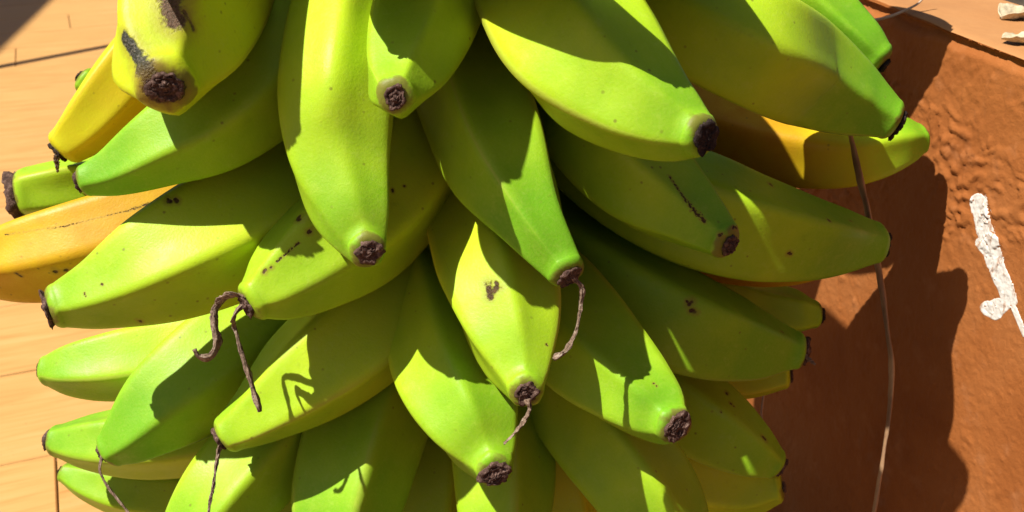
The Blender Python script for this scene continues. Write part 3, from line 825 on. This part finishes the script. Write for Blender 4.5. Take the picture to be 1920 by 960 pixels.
ban('W2', [(1200, 420, .56, 60), (1350, 470, .545, 66), (1480, 485, .54, 58), (1590, 475, .54, 34)], ripe=.95, stub=18, label='orange yellow banana mostly hidden behind green ones')
ban('X', face=0.3, ctrl=[(1050, 130, .49, 80), (1125, 240, .452, 120), (1206, 342, .434, 102), (1296, 408, .425, 64), (1355, 450, .42, 38)], ripe=.3, stub=24, roll=20,
    spots=[(1255, 330, 1285, 375, 4, 'line'), (1285, 375, 1320, 415, 5, 'line'), (1265, 342, 1325, 415, 2, 'brown'), (1352, 438, 1358, 442, 5, 'brown'), (1376, 426, 1380, 430, 6, 'brown')],
    label='green banana with a dark dashed scar line')
ban('Y', [(1150, -60, .48, 95), (1280, 22, .455, 110), (1400, 84, .45, 112), (1500, 135, .478, 99), (1600, 190, .487, 70), (1664, 222, .487, 42)], ripe=.24, stub=31, dark=True, roll=24)
ban('Z', [(1300, -160, .56, 80), (1440, -60, .54, 88), (1545, 40, .53, 74), (1610, 90, .525, 56), (1638, 113, .523, 42)], ripe=.22, stub=24, dark=True, roll=20)
ban('AA', [(1150, 170, .59, 60), (1300, 225, .565, 80), (1450, 268, .55, 88), (1580, 285, .54, 76), (1680, 268, .538, 54), (1722, 262, .54, 30)], ripe=.95, tipg=.95, stub=13, dark=True, roll=20,
    label='orange yellow banana with a greenish tip near the wall')
ban('BB', [(1130, 630, .56, 60), (1240, 720, .545, 80), (1340, 795, .535, 80), (1410, 842, .53, 56), (1450, 868, .53, 32)], ripe=.32, stub=20, roll=20,
    spots=[(1372, 758, 1376, 760, 5, 'brown'), (1432, 824, 1438, 826, 6, 'brown'), (1330, 770, 1355, 772, 2, 'brown'), (1362, 735, 1366, 738, 4, 'brown')])
ban('CC', [(1200, 850, .58, 60), (1310, 900, .57, 62), (1400, 918, .565, 50), (1455, 915, .56, 30)], ripe=.5, stub=14)
ban('DD', [(1000, 660, .53, 80), (1090, 770, .50, 106), (1180, 880, .48, 110), (1250, 980, .475, 90), (1300, 1060, .47, 40)], ripe=.24, stub=26, roll=25)
ban('EE', [(920, 660, .54, 70), (935, 780, .51, 92), (945, 890, .495, 98), (945, 1000, .485, 80), (940, 1080, .48, 36)], ripe=.26, stub=26, roll=30)
ban('FF', [(1000, 740, .56, 60), (1040, 850, .545, 66), (1060, 950, .54, 66), (1075, 1050, .535, 50), (1085, 1110, .53, 25)], ripe=.48, stub=18)
ban('GG', [(800, 700, .56, 60), (805, 820, .545, 76), (800, 930, .535, 78), (790, 1030, .53, 60), (785, 1090, .53, 25)], ripe=.34, stub=18)
ban('HH', [(1200, 880, .60, 55), (1300, 950, .60, 60), (1380, 1000, .60, 50), (1430, 1030, .60, 25)], ripe=.35, stub=18)
ban('II', [(640, 760, .57, 60), (590, 880, .55, 70), (555, 990, .545, 66), (530, 1080, .54, 30)], ripe=.28, stub=18)
# the hand above the frame: its shadows lie on the bananas in view
ban('T1', [(560, -400, .47, 90), (450, -320, .43, 100), (345, -235, .385, 92), (272, -160, .355, 74), (240, -128, .345, 46)], ripe=.40, stub=30)
ban('T2', [(760, -420, .47, 90), (735, -300, .42, 110), (690, -190, .38, 100), (662, -120, .355, 76), (650, -95, .345, 48)], ripe=.36, stub=30)
ban('T3', [(760, -330, .45, 90), (830, -240, .39, 105), (920, -165, .36, 100), (1030, -120, .34, 82), (1110, -95, .333, 56), (1145, -82, .33, 40)], ripe=.40, stub=30)
ban('T4', [(1000, -400, .47, 90), (1090, -280, .435, 110), (1190, -185, .405, 108), (1290, -108, .392, 82), (1350, -70, .388, 56), (1375, -57, .386, 42)], ripe=.36, stub=30)
ban('T5', [(1250, -420, .54, 80), (1400, -370, .52, 100), (1520, -330, .505, 90), (1610, -285, .495, 60), (1645, -268, .49, 40)], ripe=.34, stub=28)

# ------------------------------------------------------------------ loose dry bits
t = tube('dry_straw', [(1585, 215, .500, 5), (1597, 262, .504, 6), (1612, 330, .513, 7), (1630, 410, .526, 8), (1646, 500, .533, 9), (1656, 560, .535, 7), (1664, 620, .537, 5), (1672, 680, .538, 6),
                       (1668, 770, .538, 5), (1655, 860, .538, 5), (1640, 955, .538, 5), (1632, 1010, .538, 4)], M_STRAW, None, seed=5, n=160, na=12, wrinkle=.35, flat=.5, lobes=.15)
tag(t, 'long thin dry straw hanging below a banana in front of the terracotta wall', 'straw')
t = tube('dry_fibre', [(1560, -20, .58, 2), (1590, 5, .58, 2), (1630, 36, .58, 2.5), (1665, 32, .575, 3), (1700, 18, .57, 2.5), (1722, 6, .57, 2), (1745, -20, .57, 1.5)], M_FIBRE, None, seed=8, n=90, na=8, wrinkle=.1)
tag(t, 'fine pale bent fibre at the top of the wall', 'fibre')
t = tube('dry_fibre', [(1436, 700, .60, 2), (1432, 740, .60, 2), (1428, 775, .60, 2), (1430, 800, .60, 1.5)], M_FIBRE, None, seed=9, n=40, na=8, wrinkle=.1)
tag(t, 'short faint fibre in the shadow beside the lower bananas', 'fibre')

ml = NT('dry_leaf'); co = ml.coord('Object')
ln = ml.noise(co, 240, 4, 0.6)
ml.put(ml.b.inputs['Base Color'], ml.ramp(ln, [(0.3, (0.42, 0.33, 0.20)), (0.6, (0.66, 0.56, 0.38))]))
ml.b.inputs['Roughness'].default_value = 0.8
ml.put(ml.b.inputs['Normal'], ml.bump(ln, 0.6, 0.001))
def ledge_pt(px, py):
    r = ray(px, py); t = (WZ + 0.004 - CAM_H) / r.z
    return Vector((0, 0, CAM_H)) + r * t
def dry_leaf(cx, cy, L, W, ang, curl, seed, label):
    c = ledge_pt(cx, cy); nu, nv = 30, 14
    U, V = np.meshgrid(np.linspace(-1, 1, nu), np.linspace(-1, 1, nv), indexing='ij')
    u, v = U.ravel(), V.ravel()
    wid = W * np.sqrt(np.clip(1 - np.abs(u) ** 2.2, 0.002, 1)) * (1 + 0.25 * vnoise(np.stack([u * 3, v, u * 0 + seed], 1), 1.2, seed))
    x = u * L; y = v * wid
    z = curl * (v * v) * wid + 0.12 * L * u * u + 0.10 * W * vnoise(np.stack([u * 2, v * 2, u * 0], 1), 1.5, seed) + 0.03 * W * np.cos(v * 9)
    z = z - z.min() - 0.001
    ca, sa = math.cos(ang), math.sin(ang)
    top = np.stack([c.x + x * ca - y * sa, c.y + x * sa + y * ca, c.z - 0.002 + z + 0.0004], 1)
    bot = top - np.array([0, 0, 0.0004])
    f = [tuple(reversed(q)) for q in grid_faces(nu, nv, False)]; n = len(top)
    f = [tuple(reversed(q)) for q in f] + [tuple(i + n for i in q) for q in f]
    rim = [i * nv for i in range(nu)] + [(nu - 1) * nv + j for j in range(1, nv)] + [i * nv + nv - 1 for i in range(nu - 2, -1, -1)] + [j for j in range(nv - 2, 0, -1)]
    for a, b in zip(rim, rim[1:] + rim[:1]): f.append((a, b, b + n, a + n))
    o = mesh_obj('dry_leaf', np.vstack([top, bot]), f, ml.m, origin=c)
    tag(o, label, 'leaf')
dry_leaf(1908, 26, 0.0105, 0.0080, 0.35, 0.75, 3, 'curled cream dry leaf scrap at the back edge of the wall top')
dry_leaf(1921, 70, 0.0100, 0.0065, -0.3, 0.6, 5, 'narrow cream dry leaf scrap near the front edge of the wall top')
